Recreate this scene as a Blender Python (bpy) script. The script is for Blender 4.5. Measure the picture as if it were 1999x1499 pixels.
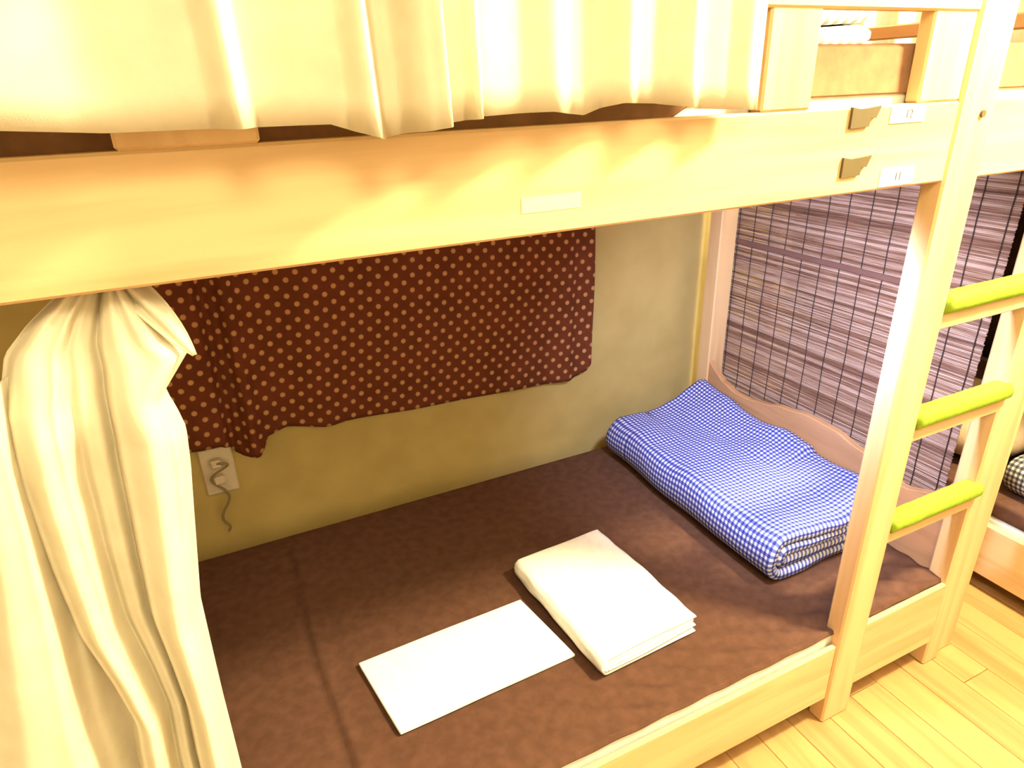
import bpy, bmesh, math, random
from mathutils import Vector, Matrix, noise
random.seed(7)
for o in list(bpy.data.objects):
    bpy.data.objects.remove(o, do_unlink=True)
SC = bpy.context.scene
COL = SC.collection

# ------------------------------------------------------------------ camera
CAM = Vector((-1.5348, -0.7041, 1.3996))
YAW, PITCH, ROLL, FPX = 0.4392, -0.4216, -0.0323, 1305.472
f = Vector((math.sin(YAW)*math.cos(PITCH), math.cos(YAW)*math.cos(PITCH), math.sin(PITCH)))
r = Vector((math.cos(YAW), -math.sin(YAW), 0)); u = r.cross(f)
r2 = r*math.cos(ROLL) + u*math.sin(ROLL); u2 = -r*math.sin(ROLL) + u*math.cos(ROLL)
cd = bpy.data.cameras.new('camera'); cam = bpy.data.objects.new('camera', cd); COL.objects.link(cam)
cd.sensor_fit = 'HORIZONTAL'; cd.sensor_width = 36; cd.lens = FPX*36/1999; cd.clip_start = 0.02
M3 = Matrix((r2, u2, -f)).transposed()
cam.matrix_world = Matrix.Translation(CAM) @ M3.to_4x4()
SC.camera = cam

# ------------------------------------------------------------------ world, lamps, exposure
wd = bpy.data.worlds.new('world'); SC.world = wd; wd.use_nodes = True
wd.node_tree.nodes['Background'].inputs[0].default_value = (1.0, 0.85, 0.6, 1)
wd.node_tree.nodes['Background'].inputs[1].default_value = 0.05

def lamp(name, kind, loc, energy, color, size=0.1, rot=None, angle=None, blend=None):
    ld = bpy.data.lights.new(name, kind); ld.energy = energy; ld.color = color
    if kind in ('POINT', 'SPOT'): ld.shadow_soft_size = size
    if kind == 'AREA': ld.shape = 'DISK'; ld.size = size
    if angle: ld.spot_size = angle
    if blend is not None: ld.spot_blend = blend
    lo = bpy.data.objects.new(name, ld); COL.objects.link(lo); lo.location = loc
    if rot: lo.rotation_euler = rot
    return lo
WARM = (1.0, 0.855, 0.545)
lamp('room_lamp', 'POINT', (0.06, -0.53, 2.22), 122, WARM, 0.09)
lamp('front_fill', 'POINT', (-1.5, -1.2, 2.42), 36, WARM, 0.35)  # added fill light without a fixture, lifts the left curtain and rail
rl = lamp('bunk_reading_lamp', 'SPOT', (-0.66, 0.10, 1.19), 25, (0.66, 0.70, 1.0), 0.04, None, math.radians(108), 1.0)
rl.rotation_euler = Vector((0.56, 0.33, -0.55)).to_track_quat('-Z', 'Y').to_euler()

SC.view_settings.view_transform = 'Standard'; SC.view_settings.look = 'None'
SC.view_settings.exposure = 1.75; SC.view_settings.gamma = 1; SC.view_settings.use_curve_mapping = False

# ------------------------------------------------------------------ materials
def mat_new(name, rough=0.7, spec=0.3):
    m = bpy.data.materials.new(name); m.use_nodes = True
    nt = m.node_tree; b = nt.nodes['Principled BSDF']
    b.inputs['Roughness'].default_value = rough; b.inputs['Specular IOR Level'].default_value = spec
    return m, nt, b
def N(nt, t, **k):
    n = nt.nodes.new(t)
    for a, v in k.items(): setattr(n, a, v)
    return n
def ramp(nt, stops):
    n = N(nt, 'ShaderNodeValToRGB'); e = n.color_ramp.elements
    while len(e) < len(stops): e.new(0.5)
    for el, (p, c) in zip(e, stops): el.position = p; el.color = (*c, 1)
    return n
def wood(name, axis, dark, light, rough=0.45, rnd=0.0):
    m, nt, b = mat_new(name, rough, 0.35); L = nt.links.new
    tc = N(nt, 'ShaderNodeTexCoord'); mp = N(nt, 'ShaderNodeMapping')
    s = [22, 22, 22]; s[axis] = 1.6; mp.inputs['Scale'].default_value = s
    L(tc.outputs['Object'], mp.inputs['Vector'])
    src = mp.outputs['Vector']
    if rnd:
        oi = N(nt, 'ShaderNodeObjectInfo'); ad = N(nt, 'ShaderNodeVectorMath', operation='MULTIPLY_ADD')
        L(oi.outputs['Random'], ad.inputs[0]); ad.inputs[1].default_value = (37, 23, 51); L(mp.outputs['Vector'], ad.inputs[2]); src = ad.outputs[0]
    n1 = N(nt, 'ShaderNodeTexNoise'); n1.inputs['Scale'].default_value = 1.0; n1.inputs['Detail'].default_value = 6; n1.inputs['Distortion'].default_value = 0.8
    L(src, n1.inputs['Vector'])
    cr = ramp(nt, [(0.3, dark), (0.55, light), (0.8, tuple(min(1, c*1.06) for c in light))])
    L(n1.outputs['Fac'], cr.inputs[0])
    out = cr.outputs[0]
    if rnd:
        hs = N(nt, 'ShaderNodeHueSaturation'); mr = N(nt, 'ShaderNodeMapRange')
        mr.inputs['To Min'].default_value = 1-rnd; mr.inputs['To Max'].default_value = 1+rnd
        L(oi.outputs['Random'], mr.inputs['Value']); L(mr.outputs[0], hs.inputs['Value']); L(out, hs.inputs['Color']); out = hs.outputs[0]
    L(out, b.inputs['Base Color'])
    bp = N(nt, 'ShaderNodeBump'); bp.inputs['Strength'].default_value = 0.08; bp.inputs['Distance'].default_value = 0.002
    L(n1.outputs['Fac'], bp.inputs['Height']); L(bp.outputs[0], b.inputs['Normal'])
    return m
def fabric(name, c1, c2, scale=60, rough=0.95, bump=0.15, trans=0.0):
    m, nt, b = mat_new(name, rough, 0.1); L = nt.links.new
    tc = N(nt, 'ShaderNodeTexCoord')
    n1 = N(nt, 'ShaderNodeTexNoise'); n1.inputs['Scale'].default_value = scale; n1.inputs['Detail'].default_value = 4
    L(tc.outputs['Object'], n1.inputs['Vector'])
    cr = ramp(nt, [(0.35, c1), (0.65, c2)]); L(n1.outputs['Fac'], cr.inputs[0]); L(cr.outputs[0], b.inputs['Base Color'])
    n2 = N(nt, 'ShaderNodeTexNoise'); n2.inputs['Scale'].default_value = 900; L(tc.outputs['Object'], n2.inputs['Vector'])
    bp = N(nt, 'ShaderNodeBump'); bp.inputs['Strength'].default_value = bump; bp.inputs['Distance'].default_value = 0.001
    L(n2.outputs['Fac'], bp.inputs['Height']); L(bp.outputs[0], b.inputs['Normal'])
    if trans:
        tr = N(nt, 'ShaderNodeBsdfTranslucent'); L(cr.outputs[0], tr.inputs[0])
        mx = N(nt, 'ShaderNodeMixShader'); mx.inputs[0].default_value = trans
        L(b.outputs[0], mx.inputs[1]); L(tr.outputs[0], mx.inputs[2]); L(mx.outputs[0], nt.nodes['Material Output'].inputs[0])
    return m
def plain(name, c, rough=0.6, metal=0.0, var=0.06):
    m, nt, b = mat_new(name, rough, 0.4); L = nt.links.new
    b.inputs['Metallic'].default_value = metal
    tc = N(nt, 'ShaderNodeTexCoord'); n1 = N(nt, 'ShaderNodeTexNoise'); n1.inputs['Scale'].default_value = 25
    L(tc.outputs['Object'], n1.inputs['Vector'])
    cr = ramp(nt, [(0.3, tuple(v*(1-var) for v in c)), (0.7, tuple(min(1, v*(1+var)) for v in c))])
    L(n1.outputs['Fac'], cr.inputs[0]); L(cr.outputs[0], b.inputs['Base Color'])
    return m

WD, WL = (0.57, 0.36, 0.165), (0.69, 0.475, 0.24)
M = {}
for ax, k in enumerate('xyz'): M['wood_'+k] = wood('pine_wood_'+k, ax, WD, WL)
M['head'] = wood('headboard_wood', 1, (0.40, 0.22, 0.10), (0.50, 0.28, 0.14))
M['plank'] = wood('floor_laminate', 1, (0.36, 0.19, 0.065), (0.47, 0.27, 0.10), 0.4, 0.07)
M['gap'] = plain('floor_underlay', (0.12, 0.06, 0.03), 0.9)
M['wall'] = fabric('olive_cream_wall_paint', (0.48, 0.375, 0.135), (0.54, 0.425, 0.16), 9, 0.9, 0.1)
M['wallw'] = fabric('white_wall_paint', (0.46, 0.43, 0.37), (0.51, 0.48, 0.42), 9, 0.9, 0.1)
M['curtain'] = fabric('cream_cotton', (0.78, 0.72, 0.54), (0.84, 0.78, 0.60), 30, 0.95, 0.2, 0.35)
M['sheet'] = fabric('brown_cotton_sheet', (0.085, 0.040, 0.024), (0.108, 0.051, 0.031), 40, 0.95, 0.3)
M['sheet_u'] = fabric('lit_brown_sheet', (0.18, 0.09, 0.045), (0.22, 0.112, 0.055), 40, 0.95, 0.3)  # same brown cloth as the lower sheet, strong lamplight lightened into its colour
M['pad'] = fabric('white_mattress_pad', (0.60, 0.60, 0.55), (0.68, 0.68, 0.63), 40)
M['linen'] = fabric('white_linen', (0.80, 0.79, 0.74), (0.86, 0.85, 0.80), 50)
M['lime'] = fabric('lime_foam', (0.23, 0.36, 0.030), (0.29, 0.43, 0.036), 120, 0.7)
M['bronze'] = plain('dark_bronze', (0.11, 0.08, 0.03), 0.6, 0.1)
M['tag'] = plain('white_tag_paper', (0.85, 0.85, 0.83), 0.8, 0, 0.02)
M['ink'] = plain('grey_ink', (0.12, 0.12, 0.10), 0.8)
M['plastic'] = plain('ivory_plastic', (0.70, 0.62, 0.46), 0.5)
M['cord'] = plain('olive_cord', (0.26, 0.20, 0.10), 0.6)
M['string'] = plain('dark_string', (0.035, 0.022, 0.02), 0.9)
M['bar'] = plain('blind_bar_wood', (0.16, 0.08, 0.06), 0.7)
M['dark'] = fabric('bunk_gloom_cloth', (0.035, 0.018, 0.012), (0.05, 0.025, 0.016), 30)  # shade inside the neighbouring lower bunk, put into the colour of an added cloth
M['pillow'] = fabric('beige_pillow', (0.42, 0.30, 0.18), (0.48, 0.35, 0.22), 30)
M['tape'] = plain('white_tape', (0.74, 0.60, 0.36), 0.4, 0, 0.02)

def gingham(name, white, mid, dark, period):
    m, nt, b = mat_new(name, 0.95, 0.1); L = nt.links.new
    uv = N(nt, 'ShaderNodeUVMap'); sp = N(nt, 'ShaderNodeSeparateXYZ'); L(uv.outputs[0], sp.inputs[0])
    outs = []
    for k in ('X', 'Y'):
        d = N(nt, 'ShaderNodeMath', operation='DIVIDE'); L(sp.outputs[k], d.inputs[0]); d.inputs[1].default_value = period
        fr = N(nt, 'ShaderNodeMath', operation='FRACT'); L(d.outputs[0], fr.inputs[0])
        g = N(nt, 'ShaderNodeMath', operation='GREATER_THAN'); L(fr.outputs[0], g.inputs[0]); g.inputs[1].default_value = 0.5
        outs.append(g)
    a = N(nt, 'ShaderNodeMath', operation='ADD'); L(outs[0].outputs[0], a.inputs[0]); L(outs[1].outputs[0], a.inputs[1])
    h = N(nt, 'ShaderNodeMath', operation='MULTIPLY'); L(a.outputs[0], h.inputs[0]); h.inputs[1].default_value = 0.5
    cr = ramp(nt, [(0.0, white), (0.5, mid), (1.0, dark)]); L(h.outputs[0], cr.inputs[0])
    L(cr.outputs[0], b.inputs['Base Color'])
    return m
M['gingham'] = gingham('blue_gingham', (0.70, 0.70, 0.78), (0.13, 0.16, 0.50), (0.035, 0.045, 0.22), 0.0125)
M['gingham_d'] = gingham('dark_gingham', (0.60, 0.58, 0.50), (0.16, 0.15, 0.13), (0.04, 0.04, 0.05), 0.0125)
M['gingham_w'] = gingham('pale_gingham', (0.80, 0.80, 0.78), (0.30, 0.31, 0.28), (0.10, 0.11, 0.10), 0.024)

def polka(name):
    m, nt, b = mat_new(name, 0.95, 0.1); L = nt.links.new
    uv = N(nt, 'ShaderNodeUVMap'); mp = N(nt, 'ShaderNodeMapping'); mp.inputs['Rotation'].default_value = (0, 0, math.radians(6))
    L(uv.outputs[0], mp.inputs['Vector'])
    PX, PY = 0.048, 0.042; res = []
    for off in (0.0, 0.5):
        ma = N(nt, 'ShaderNodeVectorMath', operation='MULTIPLY_ADD'); L(mp.outputs[0], ma.inputs[0])
        ma.inputs[1].default_value = (1/PX, 1/PY, 0); ma.inputs[2].default_value = (off, off, 0)
        fr = N(nt, 'ShaderNodeVectorMath', operation='FRACTION'); L(ma.outputs[0], fr.inputs[0])
        sb = N(nt, 'ShaderNodeVectorMath', operation='SUBTRACT'); L(fr.outputs[0], sb.inputs[0]); sb.inputs[1].default_value = (0.5, 0.5, 0)
        sc = N(nt, 'ShaderNodeVectorMath', operation='MULTIPLY'); L(sb.outputs[0], sc.inputs[0]); sc.inputs[1].default_value = (PX, PY, 0)
        ln = N(nt, 'ShaderNodeVectorMath', operation='LENGTH'); L(sc.outputs[0], ln.inputs[0])
        mr = N(nt, 'ShaderNodeMapRange'); mr.interpolation_type = 'SMOOTHSTEP'
        mr.inputs['From Min'].default_value = 0.0085; mr.inputs['From Max'].default_value = 0.005
        L(ln.outputs['Value'], mr.inputs['Value']); res.append(mr)
    mx = N(nt, 'ShaderNodeMath', operation='MAXIMUM'); L(res[0].outputs[0], mx.inputs[0]); L(res[1].outputs[0], mx.inputs[1])
    tc = N(nt, 'ShaderNodeTexCoord'); nz = N(nt, 'ShaderNodeTexNoise'); nz.inputs['Scale'].default_value = 14; L(tc.outputs['Object'], nz.inputs['Vector'])
    cb = ramp(nt, [(0.35, (0.125, 0.036, 0.014)), (0.65, (0.155, 0.042, 0.018))]); L(nz.outputs['Fac'], cb.inputs[0])
    mc = N(nt, 'ShaderNodeMix', data_type='RGBA'); L(mx.outputs[0], mc.inputs['Factor']); L(cb.outputs[0], mc.inputs['A']); mc.inputs['B'].default_value = (0.52, 0.27, 0.12, 1)
    L(mc.outputs['Result'], b.inputs['Base Color'])
    return m
M['polka'] = polka('brown_polka_cotton')

def bamboo(name):
    m, nt, b = mat_new(name, 0.6, 0.3); L = nt.links.new
    at = N(nt, 'ShaderNodeAttribute', attribute_name='shade')
    tc = N(nt, 'ShaderNodeTexCoord'); mp = N(nt, 'ShaderNodeMapping'); mp.inputs['Scale'].default_value = (1, 9, 260)
    L(tc.outputs['Object'], mp.inputs['Vector'])
    nz = N(nt, 'ShaderNodeTexNoise'); nz.inputs['Scale'].default_value = 1; nz.inputs['Detail'].default_value = 3; L(mp.outputs[0], nz.inputs['Vector'])
    a = N(nt, 'ShaderNodeMath', operation='MULTIPLY_ADD'); L(at.outputs['Fac'], a.inputs[0]); a.inputs[1].default_value = 0.6
    s = N(nt, 'ShaderNodeMath', operation='MULTIPLY_ADD'); L(nz.outputs['Fac'], s.inputs[0]); s.inputs[1].default_value = 0.9; s.inputs[2].default_value = -0.25
    L(s.outputs[0], a.inputs[2])
    cr = ramp(nt, [(0.1, (0.11, 0.050, 0.032)), (0.45, (0.26, 0.145, 0.095)), (0.85, (0.50, 0.37, 0.30))]); L(a.outputs[0], cr.inputs[0])
    L(cr.outputs[0], b.inputs['Base Color'])
    return m
M['bamboo'] = bamboo('bamboo_reed')

# ------------------------------------------------------------------ helpers
OFF = {}
def tag(o, label=None, cat=None, group=None, kind=None):
    if label: o['label'] = label
    if cat: o['category'] = cat
    if group: o['group'] = group
    if kind: o['kind'] = kind
    return o
def thing(name, loc, label, cat, group=None):
    o = bpy.data.objects.new(name, None); COL.objects.link(o); o.location = loc; o.empty_display_size = 0.05
    OFF[o.name] = Vector(loc); return tag(o, label, cat, group)
def obj(name, bm, mat, parent=None, loc=None, smooth=False):
    """link a bmesh given in world coordinates; its origin is that of the parent (or loc)"""
    if parent is not None: off = OFF[parent.name]
    else: off = Vector(loc) if loc is not None else Vector((0, 0, 0))
    bmesh.ops.translate(bm, verts=bm.verts, vec=-off)
    me = bpy.data.meshes.new(name); bm.to_mesh(me); bm.free()
    if smooth:
        for p in me.polygons: p.use_smooth = True
    me.materials.append(mat if not isinstance(mat, str) else M[mat])
    o = bpy.data.objects.new(name, me); COL.objects.link(o)
    if parent is not None: o.parent = parent
    else: o.location = off
    OFF[o.name] = off
    return o
def bbox(x0, x1, y0, y1, z0, z1, bev=0.003, bm=None, seg=1):
    b = bmesh.new()
    bmesh.ops.create_cube(b, size=1)
    for v in b.verts:
        v.co = Vector((x0 + (v.co.x+.5)*(x1-x0), y0 + (v.co.y+.5)*(y1-y0), z0 + (v.co.z+.5)*(z1-z0)))
    if bev: bmesh.ops.bevel(b, geom=list(b.edges), offset=bev, segments=seg, affect='EDGES', profile=0.6)
    if bm is None: return b
    t = bpy.data.meshes.new('t'); b.to_mesh(t); b.free(); bm.from_mesh(t); bpy.data.meshes.remove(t); return bm
def interp(pts, t):
    """smooth (Catmull-Rom like, monotone clamp) interpolation through (t, v) control points"""
    if t <= pts[0][0]: return pts[0][1]
    if t >= pts[-1][0]: return pts[-1][1]
    for k in range(len(pts)-1):
        if pts[k][0] <= t <= pts[k+1][0]:
            a = (t-pts[k][0])/(pts[k+1][0]-pts[k][0]); s = a*a*(3-2*a)
            return pts[k][1]*(1-s) + pts[k+1][1]*s
def lin(pts, t):
    if pts[0][0] > pts[-1][0]: pts = pts[::-1]
    if t <= pts[0][0]: return pts[0][1]
    if t >= pts[-1][0]: return pts[-1][1]
    for k in range(len(pts)-1):
        if pts[k][0] <= t <= pts[k+1][0]:
            a = (t-pts[k][0])/(pts[k+1][0]-pts[k][0]); return pts[k][1]*(1-a) + pts[k+1][1]*a
def nz(x, y=0, z=0): return noise.noise(Vector((x, y, z)))
def grid(nu, nv, fn, uvfn=None, closed_u=False):
    bm = bmesh.new(); rows = []
    uvl = bm.loops.layers.uv.new('UVMap') if uvfn else None
    for j in range(nv+1):
        rows.append([bm.verts.new(fn(i/nu, j/nv)) for i in range(nu + (0 if closed_u else 1))])
    for j in range(nv):
        for i in range(nu):
            i2 = (i+1) % len(rows[0]) if closed_u else i+1
            fc = bm.faces.new((rows[j][i], rows[j][i2], rows[j+1][i2], rows[j+1][i]))
            if uvl:
                for lp, (a, c) in zip(fc.loops, ((i, j), (i+1, j), (i+1, j+1), (i, j+1))): lp[uvl].uv = uvfn(a/nu, c/nv)
    return bm
def solid(o, t, off=0):
    md = o.modifiers.new('thickness', 'SOLIDIFY'); md.thickness = t; md.offset = off; return o
def tube(pts, rad, seg=8):
    bm = bmesh.new(); rings = []
    P = [Vector(p) for p in pts]
    for k, p in enumerate(P):
        d = (P[min(k+1, len(P)-1)] - P[max(k-1, 0)]).normalized()
        a = d.cross(Vector((0, 0, 1)) if abs(d.z) < 0.9 else Vector((0, 1, 0))).normalized(); c = d.cross(a)
        rings.append([bm.verts.new(p + a*math.cos(2*math.pi*s/seg)*rad + c*math.sin(2*math.pi*s/seg)*rad) for s in range(seg)])
    for k in range(len(rings)-1):
        for s in range(seg): bm.faces.new((rings[k][s], rings[k][(s+1) % seg], rings[k+1][(s+1) % seg], rings[k+1][s]))
    bm.faces.new(rings[0]); bm.faces.new(rings[-1][::-1])
    bmesh.ops.recalc_face_normals(bm, faces=bm.faces)
    return bm
def prism(poly, axis, a0, a1, bev=0.0):
    """extrude a 2D polygon along axis 0/1/2; poly gives the other two coordinates in xyz order"""
    bm = bmesh.new()
    def co(p, a):
        c = list(p); c.insert(axis, a); return Vector(c)
    A = [bm.verts.new(co(p, a0)) for p in poly]; Bv = [bm.verts.new(co(p, a1)) for p in poly]
    n = len(poly)
    for k in range(n): bm.faces.new((A[k], A[(k+1) % n], Bv[(k+1) % n], Bv[k]))
    bm.faces.new(A[::-1]); bm.faces.new(Bv)
    bmesh.ops.recalc_face_normals(bm, faces=bm.faces)
    if bev: bmesh.ops.bevel(bm, geom=[e for e in bm.edges], offset=bev, segments=1, affect='EDGES')
    return bm

# ------------------------------------------------------------------ room shell
RX0, RX1, RY0, RY1, RH = -2.75, 1.42, -2.5, 1.0695, 2.55
fl = tag(obj('floor', bbox(RX0-.1, RX1+.1, RY0-.1, RY1+.1, -0.06, -0.012, 0), 'gap'), 'light honey laminate plank floor in front of the bunk bed', kind='structure')
tag(obj('wall_back', bbox(RX0-.1, RX1+.1, RY1, RY1+.1, -0.06, RH, 0), 'wall'), 'olive cream painted wall behind the lower bunk', kind='structure')
tag(obj('wall_right', bbox(RX1, RX1+.1, RY0, RY1, -0.06, RH, 0), 'wallw'), 'white painted wall past the ladder', kind='structure')
tag(obj('wall_left', bbox(RX0-.1, RX0, RY0, RY1, -0.06, RH, 0), 'wallw'), 'white painted wall at the foot of the bunk', kind='structure')
tag(obj('wall_front', bbox(RX0-.1, RX1+.1, RY0-.1, RY0, -0.06, RH, 0), 'wallw'), 'white painted wall opposite the bunk', kind='structure')
tag(obj('ceiling', bbox(RX0-.1, RX1+.1, RY0-.1, RY1+.1, RH, RH+.06, 0), 'wallw'), 'white painted ceiling of the room', kind='structure')
PW, PL = 0.094, 0.92
pb = bbox(0.0006, PW-0.0006, 0.0006, PL-0.0006, -0.012, 0, 0.0012)
pm = bpy.data.meshes.new('plank'); pb.to_mesh(pm); pb.free(); pm.materials.append(M['plank'])
x = -0.302 - PW*22; k = 0
while x + PW < RX1:
    y = RY1 - 0.002 - PL - (k*0.37 % 1.0)*PL
    ys = []
    yy = y + PL*2
    while yy > RY0: yy -= PL; ys.append(yy)
    for yy in ys:
        if yy + PL > RY1 or yy < -1.75 or x < -2.4: continue
        o = bpy.data.objects.new('plank', pm); COL.objects.link(o); o.parent = fl; o.location = (x, yy, 0)
    x += PW; k += 1

# ------------------------------------------------------------------ the bunk bed
ZU0, ZU1, ZL0, ZL1 = 1.2349, 1.3559, 0.0776, 0.2376
BX0 = -2.10
bed = thing('bunk_bed', (-1.0, 0.5, 0), 'pale pine bunk bed with a ladder of lime green padded rungs', 'bed')
def part(name, *b, m='wood_x', bev=0.003, parent=None):
    return obj(name, bbox(*b, bev), m, parent or bed)
part('side_rail', BX0, -0.0600, 0.0, 0.022, ZU0, ZU1)
part('side_rail', BX0, -0.4274, 0.0, 0.0125, ZL0, ZL1)
part('crossbar', -0.342, -0.058, 0.0, 0.013, ZL0, 0.263)
part('side_rail', BX0, -0.03, 0.955, 0.977, ZU0, ZU1)
part('side_rail', BX0, -0.03, 0.955, 0.977, ZL0, ZL1)
# posts: the two joined front posts at the head, the back head post, the foot posts
part('post', -0.0595, -0.002, 0.0, 0.05, 0.0, 1.78, m='wood_z', bev=0.004)
part('post', 0.0, 0.072, 0.012, 0.062, 0.0, 1.78, m='wood_z', bev=0.004)
part('post', -0.045, 0.022, 0.900, 0.956, 0.0, 1.78, m='wood_z', bev=0.004)
part('post', BX0-.06, BX0, 0.0, 0.05, 0.0, 2.12, m='wood_z', bev=0.004)
part('post', BX0-.06, BX0, 0.91, 0.96, 0.0, 1.78, m='wood_z', bev=0.004)
# ladder stile, guard posts, guard rail
st = part('ladder_stile', -0.4274, -0.340, -0.004, 0.036, 0.0, 1.78, m='wood_z', bev=0.004)
for a, b_ in ((-0.525, -0.429), (-0.833, -0.744), (-1.579, -1.457), (-2.09, -2.0)):
    part('guard_post', a, b_, 0.0, 0.024, ZU1, 1.62, m='wood_z')
part('guard_rail', BX0, -0.429, -0.003, 0.021, 1.476, 1.60)
# rungs with lime pads
for zt in (0.550, 0.796, 1.0315):
    rg = part('rung', -0.342, -0.058, 0.002, 0.036, zt-0.068, zt-0.012)
    def padfn(a, c):
        x = -0.338 + (0.290)*c
        th = 2*math.pi*a
        w = 1 + 0.05*nz(x*40, th*1.5, zt*9)
        yy, zz = 0.010 + 0.022*math.copysign(abs(math.cos(th))**0.8, math.cos(th))*w, zt-0.018 + 0.0195*math.copysign(abs(math.sin(th))**0.8, math.sin(th))*w
        return (x, yy, zz)
    bm = grid(20, 24, padfn, closed_u=True)
    bm.verts.ensure_lookup_table()
    bm.faces.new([bm.verts[i] for i in range(20)]); bm.faces.new([bm.verts[24*20+i] for i in range(20)][::-1])
    bmesh.ops.recalc_face_normals(bm, faces=bm.faces)
    pd = obj('rung_pad', bm, 'lime', rg, smooth=True); pd['label'] = 'lime green foam pad'
# wavy headboard of the lower bunk, end rails of the upper bunk
prof = [(0.05, 0.53), (0.075, 0.49), (0.11, 0.455), (0.168, 0.439), (0.22, 0.452), (0.30, 0.478), (0.40, 0.499), (0.485, 0.502), (0.57, 0.490), (0.66, 0.470), (0.72, 0.459), (0.77, 0.458), (0.83, 0.475), (0.87, 0.500), (0.905, 0.530)]
poly = [(0.05 + 0.855*k/48, interp(prof, 0.05 + 0.855*k/48)) for k in range(49)]
poly = poly + [(0.905, 0.06), (0.05, 0.06)]
hb = obj('headboard', prism(poly, 0, -0.040, -0.018, 0.002), 'head', bed)
part('end_rail', -0.040, -0.018, 0.048, 0.902, 1.466, 1.494, m='head')
part('end_rail', -0.040, -0.018, 0.048, 0.902, ZU0, ZU1, m='head')
part('footboard', BX0-.04, BX0-.018, 0.048, 0.912, 0.06, 0.5, m='head')
part('footboard', BX0-.04, BX0-.018, 0.048, 0.912, ZU0, 1.55, m='head')
part('bed_base', BX0, -0.045, 0.022, 0.955, 1.25, 1.265, m='wood_x', bev=0)
part('bed_base', BX0, -0.045, 0.022, 0.955, 0.10, 0.115, m='wood_x', bev=0)
# latches, number tags, bolt
for (lx, lz) in ((-0.665, 1.3555), (-0.667, 1.2885)):
    poly = [(lx, lz), (lx+0.016, lz-0.003), (lx+0.036, lz-0.002), (lx+0.058, lz), (lx+0.050, lz-0.016), (lx+0.040, lz-0.0155), (lx+0.038, lz-0.027), (lx, lz-0.028)]
    o = obj('latch', prism(poly, 1, -0.004, 0.001, 0), 'bronze', bed); o['label'] = 'dark bronze latch plate'
def text_bm(s, size, x, z, y):
    cu = bpy.data.curves.new('t', 'FONT'); cu.body = s; cu.size = size; cu.extrude = 0.0003; cu.align_x = 'CENTER'; cu.align_y = 'CENTER'
    to = bpy.data.objects.new('t', cu); COL.objects.link(to)
    dg = bpy.context.evaluated_depsgraph_get(); me = bpy.data.meshes.new_from_object(to.evaluated_get(dg))
    bm = bmesh.new(); bm.from_mesh(me); bpy.data.objects.remove(to); bpy.data.curves.remove(cu); bpy.data.meshes.remove(me)
    for v in bm.verts: v.co = Vector((x + v.co.x, y - v.co.z, z + v.co.y))
    return bm
for s, x0, x1, z0, z1 in (('12', -0.581, -0.505, 1.330, 1.3535), ('11', -0.579, -0.503, 1.2395, 1.266)):
    t = obj('number_tag', bbox(x0, x1, -0.0012, 0.0005, z0, z1, 0), 'tag', bed); t['label'] = 'white paper number tag'
    obj('tag_number', text_bm(s, 0.017, (x0+x1)/2+0.002, (z0+z1)/2, -0.0016), 'ink', t)
o = obj('tape_strip', bbox(-1.185, -1.105, -0.0005, 0.0005, 1.262, 1.280, 0), 'tape', bed); o['label'] = 'white paper tape strip'
o = obj('bolt', tube([(-0.371, -0.0075, 1.335), (-0.371, 0.0, 1.335)], 0.0055, 10), 'bronze', bed); o['label'] = 'small dark bolt head'

# ------------------------------------------------------------------ mattresses
def mattress(name, x0, x1, y0, y1, z0, zs, z1, label, crease=False):
    t = thing(name, ((x0+x1)/2, (y0+y1)/2, z0), label, 'mattress')
    obj('mattress_pad', bbox(x0, x1, y0, y1, z0, zs, 0.003 if z1 < 1 else 0.012, seg=3), 'pad', t, smooth=True)
    rad = 0.014 if z1 > 1 else 0.004
    def fn(a, c):
        # profile in y (a): wraps down over both long edges; c runs in x
        X = x0 + 0.004 + (x1-x0-0.008)*c
        s = a*(y1-y0+0.02) - 0.01
        Y = min(max(y0-0.004 + s, y0-0.004), y1+0.004)
        e = min(Y-(y0-0.004), (y1+0.004)-Y)
        Z = z1 - (0 if e > rad else rad - math.sqrt(max(0, rad*rad-(rad-e)**2)))
        if s < 0 or s > y1-y0+0.008: Z = zs + (-0.004 if z1 > 1 else 0.003) - (0.03*max(0, min(1, (-0.93-X)/0.06)) if z1 > 1 else 0)
        inn = min(1, e/0.06)
        Z += inn*(0.0022*nz(X*5, Y*6, z1) + 0.0012*nz(X*14, Y*9, 3))
        if crease:
            d = X - (-1.474 + 0.006*math.sin(Y*9)); Z += inn*(0.006*math.exp(-((d-0.016)/0.012)**2) - 0.004*math.exp(-((d+0.002)/0.009)**2))
            w = max(0, 1-abs(Y-0.07)/0.10)*max(0, min(1, (X+1.25)/0.3))
            Z += w*0.004*math.sin((X*0.9+Y*1.6)*62 + 2*nz(X*4, Y*4, 1))
            w2 = math.exp(-((X+0.33)/0.16)**2 - ((Y-0.11)/0.07)**2)
            Z += w2*0.0045*math.sin((Y*1.0-X*0.15)*110)
        return (X, Y, Z)
    bm = grid(150, 260, fn)
    bmesh.ops.recalc_face_normals(bm, faces=bm.faces)
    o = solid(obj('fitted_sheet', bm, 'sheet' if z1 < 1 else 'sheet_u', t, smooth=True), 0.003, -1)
    return t
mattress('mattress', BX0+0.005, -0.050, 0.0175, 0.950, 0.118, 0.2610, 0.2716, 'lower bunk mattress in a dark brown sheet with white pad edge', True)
mattress('mattress', BX0+0.005, -0.050, 0.026, 0.950, 1.268, 1.377, 1.437, 'upper bunk mattress in a brown sheet seen past the guard rail')

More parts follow.
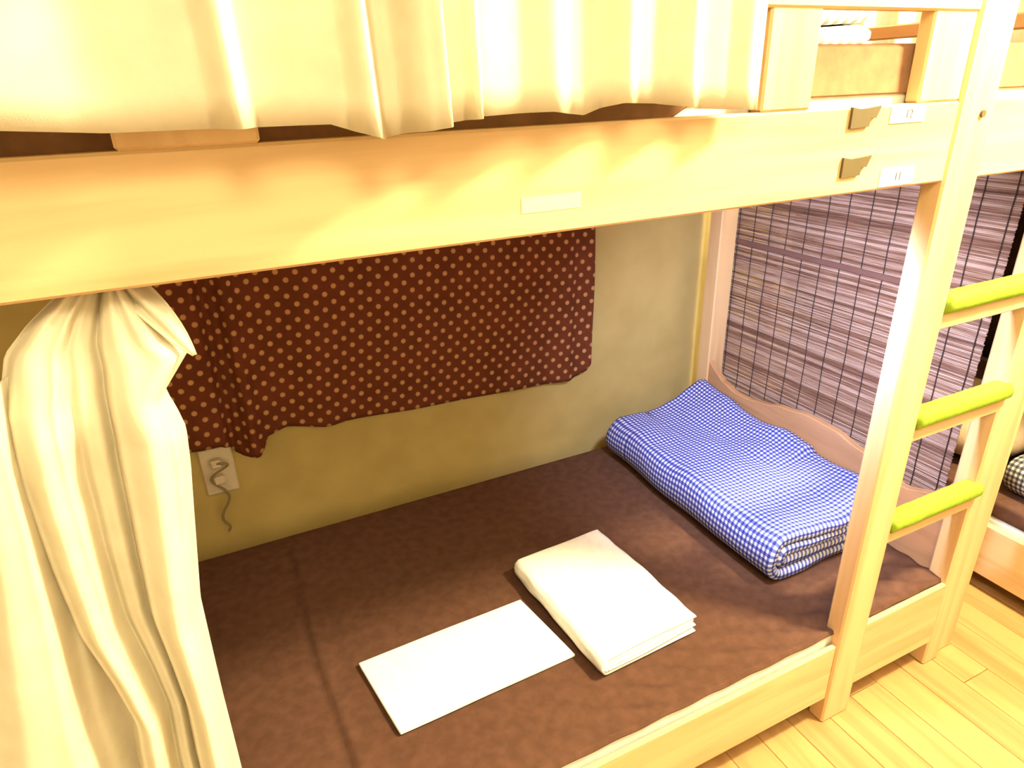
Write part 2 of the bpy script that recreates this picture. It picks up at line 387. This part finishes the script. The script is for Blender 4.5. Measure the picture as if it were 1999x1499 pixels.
# ------------------------------------------------------------------ curtain of the upper bunk
cu = thing('bed_curtain', (-1.48, -0.045, 1.37), 'closed cream curtain hanging in front of the upper bunk', 'curtain')
FOLD = [(-2.06, -.035), (-1.90, -.058), (-1.76, -.042), (-1.66, -.058), (-1.58, -.046), (-1.50, -.046), (-1.478, -.078), (-1.462, -.050), (-1.42, -.046), (-1.385, -.050), (-1.366, -.082), (-1.346, -.045), (-1.335, -.048), (-1.312, -.088), (-1.300, -.096), (-1.290, -.058), (-1.272, -.058), (-1.262, -.076), (-1.250, -.048), (-1.20, -.036), (-1.165, -.050), (-1.135, -.030), (-1.10, -.026), (-1.075, -.050), (-1.045, -.026), (-1.01, -.022), (-0.985, -.045), (-0.955, -.022), (-0.92, -.026), (-0.895, -.038), (-0.865, -.024)]
HEM = [(-2.06, 1.380), (-1.66, 1.380), (-1.58, 1.373), (-1.475, 1.372), (-1.40, 1.371), (-1.355, 1.356), (-1.33, 1.360), (-1.29, 1.367), (-1.25, 1.371), (-1.17, 1.372), (-1.12, 1.366), (-1.08, 1.377), (-1.02, 1.374), (-0.96, 1.366), (-0.865, 1.361)]
def cfn(a, c):
    X = -2.06 + 1.195*a
    zb = lin(HEM, X); Z = zb + (2.06-zb)*c
    lean = 0.045*c*math.exp(-((X+1.40)/0.25)**2)      # folds lean a little to the left higher up
    Y = interp(FOLD, X) * (1-0.15*c) - 0.004*nz(X*9, Z*3)
    return (X - lean*0.5, Y, Z)
solid(obj('curtain_panel', grid(420, 24, cfn), 'curtain', cu, smooth=True), 0.0016)
obj('curtain_rod', tube([(BX0-0.05, -0.012, 2.07), (-0.06, -0.012, 2.07)], 0.010, 10), 'plastic', cu)

# ------------------------------------------------------------------ gathered curtain of the lower bunk
lc = thing('bed_curtain', (-1.68, 0.0, 0.13), 'cream curtain tied back in a bunch at the left of the lower bunk', 'curtain')
RE = [(1.245, -1.600), (1.232, -1.602), (1.200, -1.588), (1.172, -1.572), (1.163, -1.555), (1.150, -1.566), (1.120, -1.590), (1.100, -1.584), (1.076, -1.580), (1.03, -1.585), (0.984, -1.592), (0.862, -1.610), (0.72, -1.614), (0.588, -1.616), (0.12, -1.62)]
RS = [(1.245, -1.601), (1.20, -1.588), (1.15, -1.578), (1.08, -1.580), (0.984, -1.592), (0.862, -1.610), (0.588, -1.616), (0.12, -1.62)]
LE = [(1.245, -1.652), (1.232, -1.655), (1.205, -1.690), (1.179, -1.716), (1.13, -1.734), (1.057, -1.742), (0.96, -1.742), (0.875, -1.738), (0.80, -1.722), (0.737, -1.712), (0.654, -1.722), (0.12, -1.74)]
FU = [(0, .030), (.10, -.006), (.22, -.024), (.31, -.016), (.40, .014), (.46, .006), (.52, .004), (.58, .020), (.64, -.010), (.80, -.032), (.92, -.018), (1, .020)]
def lfn(a, c):
    Z = 1.245 - (1.245-0.13)*c**1.25
    xl, xr = lin(LE, Z), lin(RE, Z)
    xs = lin(RS, Z); w = max(0, (a-0.62)/0.38); X = xl + (xs-xl)*a + (xr-xs)*w*w*(3-2*w)
    base = lin([(0.13, -0.055), (0.45, -0.035), (0.9, 0.0), (1.1, 0.004), (1.25, 0.040)], Z)
    amp = lin([(0.13, 1.1), (0.9, 1.0), (1.1, 0.95), (1.18, 0.55), (1.25, 0.35)], Z)
    # radiating gathers near the tie
    g = max(0, (Z-1.05)/0.2)
    rad = 0.008*g*math.sin(a*27 + 1.6*math.sin(a*7)) * (1-0.3*g)
    Y = base + amp*interp(FU, a) + rad + 0.005*nz(X*14, Z*5, 2)
    return (X, Y, Z)
solid(obj('curtain_panel', grid(150, 110, lfn), 'curtain', lc, smooth=True), 0.0016)
# the turned-back edge that sticks out as a corner
def ffn(a, c):
    p0, p1, p2 = Vector((-1.622, 0.040, 1.245)), Vector((-1.596, 0.045, 1.245)), Vector((-1.553, -0.002, 1.162))
    mid = Vector((-1.566, 0.022, 1.202)); q = (1-c)*(1-c)*p1 + 2*c*(1-c)*(mid+Vector((0.006, 0.01, 0.003))) + c*c*p2
    q0 = (1-c)*(1-c)*p0 + 2*c*(1-c)*Vector((-1.596, 0.02, 1.196)) + c*c*(p2+Vector((-0.004, 0.002, -0.002)))
    v = q0*(1-a) + q*a; v.y += 0.010*math.sin(a*9)*(1-c)
    return v
solid(obj('curtain_fold', grid(24, 24, ffn), 'curtain', lc, smooth=True), 0.0016)
# rear layer hanging left of the bunch
FP = [(0, -.03), (.12, .01), (.22, -.03), (.34, -.012), (.42, -.028), (.55, -.045), (.66, -.040), (.74, .0), (.82, .038), (1, .045)]
def pfn(a, c):
    Z = 1.16 - (1.16-0.12)*c
    xl = lin([(0.12, -2.02), (0.75, -1.97), (1.02, -1.85), (1.16, -1.80)], Z)
    xr = lin([(0.12, -1.66), (0.70, -1.66), (0.9, -1.67), (1.16, -1.69)], Z)
    X = xl + (xr-xl)*a
    return (X, lin([(0.12, -0.045), (0.5, -0.015), (1.16, 0.03)], Z) + interp(FP, a) + 0.004*nz(X*12, Z*5, 8), Z)
solid(obj('curtain_panel', grid(110, 60, pfn), 'curtain', lc, smooth=True), 0.0016)
obj('curtain_wire', tube([(BX0, 0.045, 1.246), (-0.06, 0.045, 1.246)], 0.003, 8), 'plastic', lc)

# ------------------------------------------------------------------ polka dot cloth on the back wall
BOT = [(-1.90, 0.545), (-1.66, 0.553), (-1.575, 0.548), (-1.552, 0.535), (-1.54, 0.510), (-1.515, 0.497), (-1.482, 0.499), (-1.465, 0.520), (-1.455, 0.545), (-1.40, 0.556), (-1.345, 0.545), (-1.29, 0.532), (-1.24, 0.536), (-1.15, 0.530), (-0.97, 0.519), (-0.75, 0.512), (-0.60, 0.505), (-0.50, 0.500), (-0.455, 0.512), (-0.430, 0.525), (-0.418, 0.545)]
WV = [(-1.90, 1.035), (-1.72, 1.045), (-1.62, 1.030), (-1.565, 1.036), (-1.541, 1.058), (-1.522, 1.046), (-1.49, 1.022), (-1.455, 1.040), (-1.40, 1.050), (-1.30, 1.040), (-1.18, 1.049), (-1.05, 1.046), (-0.90, 1.050), (-0.72, 1.045), (-0.60, 1.049), (-0.51, 1.040), (-0.475, 1.050), (-0.415, 1.042)]
arc = [0.0]; NU = 300
for i in range(NU):
    xa, xb = -1.78 + 1.362*i/NU, -1.78 + 1.362*(i+1)/NU
    arc.append(arc[-1] + math.hypot(xb-xa, (interp(WV, xb)-interp(WV, xa))*1.3))
def wfn(a, c):
    X = -1.78 + 1.362*a; zb = lin(BOT, X); Z = zb + (1.22-zb)*c
    k = 1.15 - 0.3*c
    return (X + 0.004*math.sin(Z*9)*a, min(1.064, 1.052 + (interp(WV, X)-1.052)*k + 0.002*nz(X*8, Z*4)), Z)
wc = obj('wall_cloth', grid(NU, 50, wfn, lambda a, c: (arc[int(round(a*NU))], lin(BOT, -1.78+1.362*a) + (1.22-lin(BOT, -1.78+1.362*a))*c)), 'polka', loc=(-1.16, 1.05, 0.5), smooth=True)
solid(wc, 0.0016); tag(wc, 'reddish brown polka dot cloth hung on the wall of the lower bunk', 'cloth')

# ------------------------------------------------------------------ wall outlet and its cord
ol = thing('wall_outlet', (-1.59, 1.0695, 0.45), 'ivory wall outlet plate under the hem of the polka dot cloth', 'outlet')
obj('cover_plate', bbox(-1.634, -1.552, 1.060, 1.0695, 0.395, 0.535, 0.003), 'plastic', ol)
for zc in (0.495, 0.445):
    obj('plug', bbox(-1.610, -1.582, 1.036, 1.061, zc-0.012, zc+0.012, 0.004), 'plastic', ol)
cp = [(-1.596, 1.040, 0.498)]
for k in range(1, 90):
    t = k/89
    cp.append((-1.592 + 0.027*math.sin(t*math.pi*5.0)*(1-t)**0.8 - 0.012*t, 1.034 + 0.018*t, 0.500 - 0.225*t + 0.02*math.sin(t*math.pi*2)))
tag(obj('power_cord', tube(cp, 0.0035), 'cord', loc=(-1.6, 1.045, 0.275), smooth=True), 'thin dark cord curling down from the wall outlet', 'cord')

# ------------------------------------------------------------------ folded fabrics
def ribbon_profile(layers, th, x0, x1, z0, bend=None):
    """closed outlines (x, z, arc) of nested U folds, the fold on the x0 side"""
    out = []
    n = layers//2
    for k in range(n):
        lo = z0 + th*(k+0.5); hi = z0 + th*(layers-k-0.5); R = (hi-lo)/2; zc = (hi+lo)/2
        xa = x0 + th/2 + R*0.75 + k*th*0.95
        path = [(x1 - 0.006*k, hi)]
        m = 26
        for i in range(1, m+1): path.append((x1 + (xa-x1)*i/m, hi))
        for i in range(1, 12): a = math.pi/2 + math.pi*i/12; path.append((xa + R*0.75*math.cos(a), zc + R*math.sin(a)))
        for i in range(m+1): path.append((xa + (x1-xa)*i/m, lo))
        L = [];R_ = []; s = 0
        for i, p in enumerate(path):
            q0, q1 = path[max(0, i-1)], path[min(len(path)-1, i+1)]
            d = Vector((q1[0]-q0[0], q1[1]-q0[1])).normalized(); nrm = Vector((-d.y, d.x))
            if i: s += math.hypot(p[0]-path[i-1][0], p[1]-path[i-1][1])
            e = min(i, len(path)-1-i); w = th*0.49*min(1, 0.55+0.25*e)
            L.append((p[0]+nrm.x*w, p[1]+nrm.y*w, s)); R_.append((p[0]-nrm.x*w, p[1]-nrm.y*w, s))
        out.append(L + R_[::-1])
    return out
def folded(name, mat, profs, y0, y1, ny, deform, loc, rotz=0.0, endround=0.4):
    bm = bmesh.new(); uvl = bm.loops.layers.uv.new('UVMap')
    for pr in profs:
        n = len(pr); rows = []
        cx = [p[0] for p in pr]; cz = [p[1] for p in pr]
        # centreline point for every outline point (for rounding the ends)
        mate = [((pr[i][0]+pr[n-1-i][0])/2, (pr[i][1]+pr[n-1-i][1])/2) for i in range(n)]
        ys = [0.0, 0.004] + [0.012 + (1-0.024)*k/ny for k in range(ny+1)] + [0.996, 1.0]
        for t in ys:
            e = min(t, 1-t)*(y1-y0); w = min(1.0, endround + (1-endround)*math.sqrt(min(1, e/0.009)))
            rows.append([bm.verts.new(deform(Vector((mate[i][0]+(p[0]-mate[i][0])*w, y0+(y1-y0)*t, mate[i][1]+(p[1]-mate[i][1])*w)))) for i, p in enumerate(pr)])
        for j in range(len(ys)-1):
            for i in range(n):
                i2 = (i+1) % n
                fc = bm.faces.new((rows[j][i], rows[j][i2], rows[j+1][i2], rows[j+1][i]))
                for lp, (a, b_) in zip(fc.loops, ((i, j), (i2, j), (i2, j+1), (i, j+1))): lp[uvl].uv = (pr[a][2], ys[b_]*(y1-y0))
        for row, yv in ((rows[0], 0), (rows[-1], 1)):
            for i in range(n//2-1):
                fc = bm.faces.new((row[i], row[i+1], row[n-2-i], row[n-1-i]))
                for lp, (a, dz) in zip(fc.loops, ((i, 0), (i+1, 0), (n-2-i, .012), (n-1-i, .012))): lp[uvl].uv = (pr[a][2], dz)
    bmesh.ops.recalc_face_normals(bm, faces=bm.faces)
    if rotz: bmesh.ops.rotate(bm, verts=bm.verts, cent=Vector(loc), matrix=Matrix.Rotation(rotz, 3, 'Z'))
    return obj(name, bm, mat, loc=loc, smooth=True)

ZM = 0.2755
def qdef(v):
    X, Y, Z = v; h = Z - ZM
    s = 1 + 0.10*nz(X*6, Y*5, 1) + 0.05*nz(X*15, Y*12, 4)
    back = max(0, min(1, (Y-0.55)/0.35))
    s += back*back*(0.55*max(0, min(1, (X+0.30)/0.24)) - 0.05)
    s *= 1 + 0.26*max(0, min(1, (X+0.22)/0.14))*(1-back)
    if Y < 0.44: s *= 1 - 0.09*min(1, (0.44-Y)/0.02)*max(0, min(1, (X+0.24)/0.14))   # upper layer ends in a small step
    if Y < 0.22: s *= 1 - 0.10*((0.22-Y)/0.06)**2*0.5
    x2 = X + 0.010*nz(Y*5, Z*9, 6) + (0.015*back if X < -0.3 else 0)
    y2 = Y + 0.012*nz(X*7, Z*12, 9) + (0.03*nz(X*5, 3, 2) if Y > 0.8 else 0)
    return Vector((min(x2, -0.046), min(y2, 0.9), ZM + max(0, h*s)))
qt = folded('folded_quilt', 'gingham', ribbon_profile(4, 0.032, -0.462, -0.050, ZM), 0.185, 0.905, 60, qdef, (-0.25, 0.5, ZM))
tag(qt, 'thick folded blue and white gingham quilt by the headboard of the lower bunk', 'quilt')

def pdef(v):
    X, Y, Z = v; h = Z - ZM
    s = 1 + 0.08*nz(X*9, Y*7, 11)
    rr = 0.004*nz(X*20, Y*20, Z*150)
    return Vector((X + rr, Y + 0.010*nz(X*4, Z*120, 5), ZM + max(0, h*s)))
sh = folded('folded_sheet', 'linen', ribbon_profile(6, 0.0078, -0.970, -0.712, ZM), 0.145, 0.512, 24, pdef, (-0.841, 0.33, ZM), math.radians(3.5))
tag(sh, 'thick stack of folded white bed sheets on the brown mattress', 'sheet')
def fdef(v):
    X, Y, Z = v; h = Z - ZM
    return Vector((X - (Y-0.31)*0.11, Y + 0.002*nz(X*5, 1, Z*300), ZM + max(0, h*(1+0.15*nz(X*8, Y*8, 2)))))
fc_ = folded('folded_pillowcase', 'linen', ribbon_profile(2, 0.0038, -1.383, -0.990, ZM), 0.207, 0.412, 14, fdef, (-1.187, 0.31, ZM), math.radians(1.8))
tag(fc_, 'thin flat folded white pillowcase beside the stack of sheets', 'pillowcase')
# pale quilt on the upper bunk
def udef(v):
    X, Y, Z = v; h = Z - 1.441
    return Vector((X + 0.01*nz(Y*6, Z*9, 3), Y, 1.441 + max(0, h*(1+0.2*nz(X*7, Y*6, 5)))))
uq = folded('folded_quilt', 'gingham_w', ribbon_profile(2, 0.040, -0.72, -0.355, 1.441), 0.24, 0.80, 24, udef, (-0.44, 0.5, 1.441))
tag(uq, 'pale checked folded quilt on the upper bunk behind the guard rail', 'quilt')

# ------------------------------------------------------------------ bamboo blind at the head end
bl = thing('bamboo_blind', (0.034, 0.48, 0.28), 'brown bamboo reed blind hanging behind the headboard of the lower bunk', 'blind')
bm = bmesh.new(); lay = bm.faces.layers.float.new('shade')
Z = 0.285; BY0, BY1 = 0.112, 0.985
while Z < 1.30:
    hgt = random.uniform(0.0030, 0.0046); sh_ = random.random(); xo = 0.034 + random.uniform(-.0006, .0006)
    NS = 12; ring = []
    ph = random.random()*10
    for k in range(NS+1):
        yv = BY0 + random.uniform(-.0012, .0012)*(k in (0, NS)) + (BY1-BY0)*k/NS
        zz = Z + 0.0008*nz(yv*9, ph) ; xx = xo + 0.004*nz(yv*2.5, Z*3, 4)
        ring.append([bm.verts.new((xx+a, yv, zz+b_)) for a, b_ in ((-.0014, 0), (0, -hgt/2), (.0014, 0), (0, hgt/2))])
    for k in range(NS):
        for s in range(4):
            fc = bm.faces.new((ring[k][s], ring[k][(s+1) % 4], ring[k+1][(s+1) % 4], ring[k+1][s])); fc[lay] = sh_
    Z += hgt*0.5 + 0.0020
bmesh.ops.recalc_face_normals(bm, faces=bm.faces)
o = obj('bamboo_reeds', bm, 'bamboo', bl); o['kind'] = 'stuff'
for k in range(14):
    yv = 0.130 + 0.0645*k
    pts = [(0.0305 + 0.004*nz(yv*2.5, z*3, 4), yv + 0.0022*nz(z*14, yv*30), z) for z in [0.285 + 1.01*i/36 for i in range(37)]]
    obj('blind_string', tube(pts, 0.0013, 5), 'string', bl)
obj('bottom_bar', bbox(0.026, 0.034, BY0, BY1, 0.915, 0.931, 0.002), 'bar', bl)
obj('head_bar', bbox(0.026, 0.042, BY0, BY1, 1.29, 1.315, 0.002), 'bar', bl)
obj('bottom_bar', bbox(0.029, 0.039, BY0, BY1, 0.270, 0.284, 0.002), 'bar', bl)

# ------------------------------------------------------------------ neighbouring bunk past the ladder
nb = thing('bunk_bed', (0.86, 0.0, 0), 'neighbouring pine bunk bed seen past the ladder at the right edge', 'bed')
NX0, NX1, NY0, NY1 = 0.335, 1.38, -1.05, 1.02
for a, b_, m in ((ZL0-0.025, 0.215, 'wood_y'), (ZU0, ZU1, 'wood_y')):
    obj('side_rail', bbox(NX0, NX0+0.022, NY0, NY1, a, b_, 0.003), m, nb)
    obj('side_rail', bbox(NX1-0.022, NX1, NY0, NY1, a, b_, 0.003), m, nb)
    obj('bed_base', bbox(NX0+.02, NX1-.02, NY0, NY1, a+0.04, a+0.055, 0), m, nb)
for xa in (NX0, NX1-0.06):
    for ya in (NY0-0.05, NY1-0.01):
        obj('post', bbox(xa, xa+0.06, ya, ya+0.05, 0, 2.12, 0.004), 'wood_z', nb)
t = thing('mattress', (0.86, 0, 0.16), 'neighbouring lower mattress in a dark brown sheet past the ladder', 'mattress')
obj('mattress_pad', bbox(NX0+.026, NX1-.026, NY0+.01, NY1-.02, 0.109, 0.232, 0.01, seg=2), 'pad', t)
obj('fitted_sheet', bbox(NX0+.024, NX1-.024, NY0+.008, NY1-.018, 0.2325, 0.285, 0.012, seg=3), 'sheet', t, smooth=True)
def ndef(v):
    X, Y, Z = v; h = Z-0.288
    return Vector((X + 0.01*nz(Y*6, Z*9, 7), Y + 0.008*nz(X*7, Z*20, 2), 0.288 + max(0, h*(1+0.15*nz(X*7, Y*6, 8)))))
tag(folded('folded_quilt', 'gingham_d', ribbon_profile(4, 0.030, 0.40, 0.80, 0.288), -0.55, 0.16, 20, ndef, (0.6, -0.2, 0.288)), 'dark checked folded quilt on the neighbouring bunk past the ladder', 'quilt')
def plfn(a, c):
    th, ph = 2*math.pi*a, math.pi*(c-0.5)
    sg = lambda v, e: math.copysign(abs(v)**e, v)
    return (0.62 + 0.20*sg(math.cos(ph), .6)*sg(math.cos(th), .6), 0.44 + 0.24*sg(math.cos(ph), .6)*sg(math.sin(th), .6), 0.375 + 0.085*math.sin(ph) + 0.004*nz(a*9, c*7))
bm = grid(28, 16, plfn, closed_u=True); bmesh.ops.remove_doubles(bm, verts=bm.verts, dist=0.0004); bmesh.ops.recalc_face_normals(bm, faces=bm.faces)
tag(obj('pillow', bm, 'pillow', loc=(0.62, 0.44, 0.288), smooth=True), 'beige pillow glimpsed on the neighbouring bunk beside the bamboo blind', 'pillow')
def dkfn(a, c):
    Y = NY0 + 0.02 + (NY1-NY0-0.06)*a
    return (1.352 + 0.008*math.sin(Y*40), Y, 0.30 + 0.90*c)
tag(solid(obj('wall_cloth', grid(120, 6, dkfn), 'dark', loc=(1.352, 0, 0.3), smooth=True), 0.0016), 'dark cloth added to stand for the gloom inside the neighbouring lower bunk', 'cloth')  # added sheet, makes the gap beside the blind read dark
nc = thing('bed_curtain', (0.30, 0, 1.37), 'cream curtain closed across the neighbouring upper bunk', 'curtain')
def ncfn(a, c):
    Y = NY0 + (NY1-NY0)*a
    return (0.295 + 0.018*math.sin(Y*55 + 2*nz(Y*4)), Y, 1.372 + 0.69*c)
solid(obj('curtain_panel', grid(240, 6, ncfn), 'linen', nc, smooth=True), 0.0016)
obj('curtain_rod', tube([(0.322, NY0-.03, 2.07), (0.322, NY1+.02, 2.07)], 0.010, 10), 'plastic', nc)
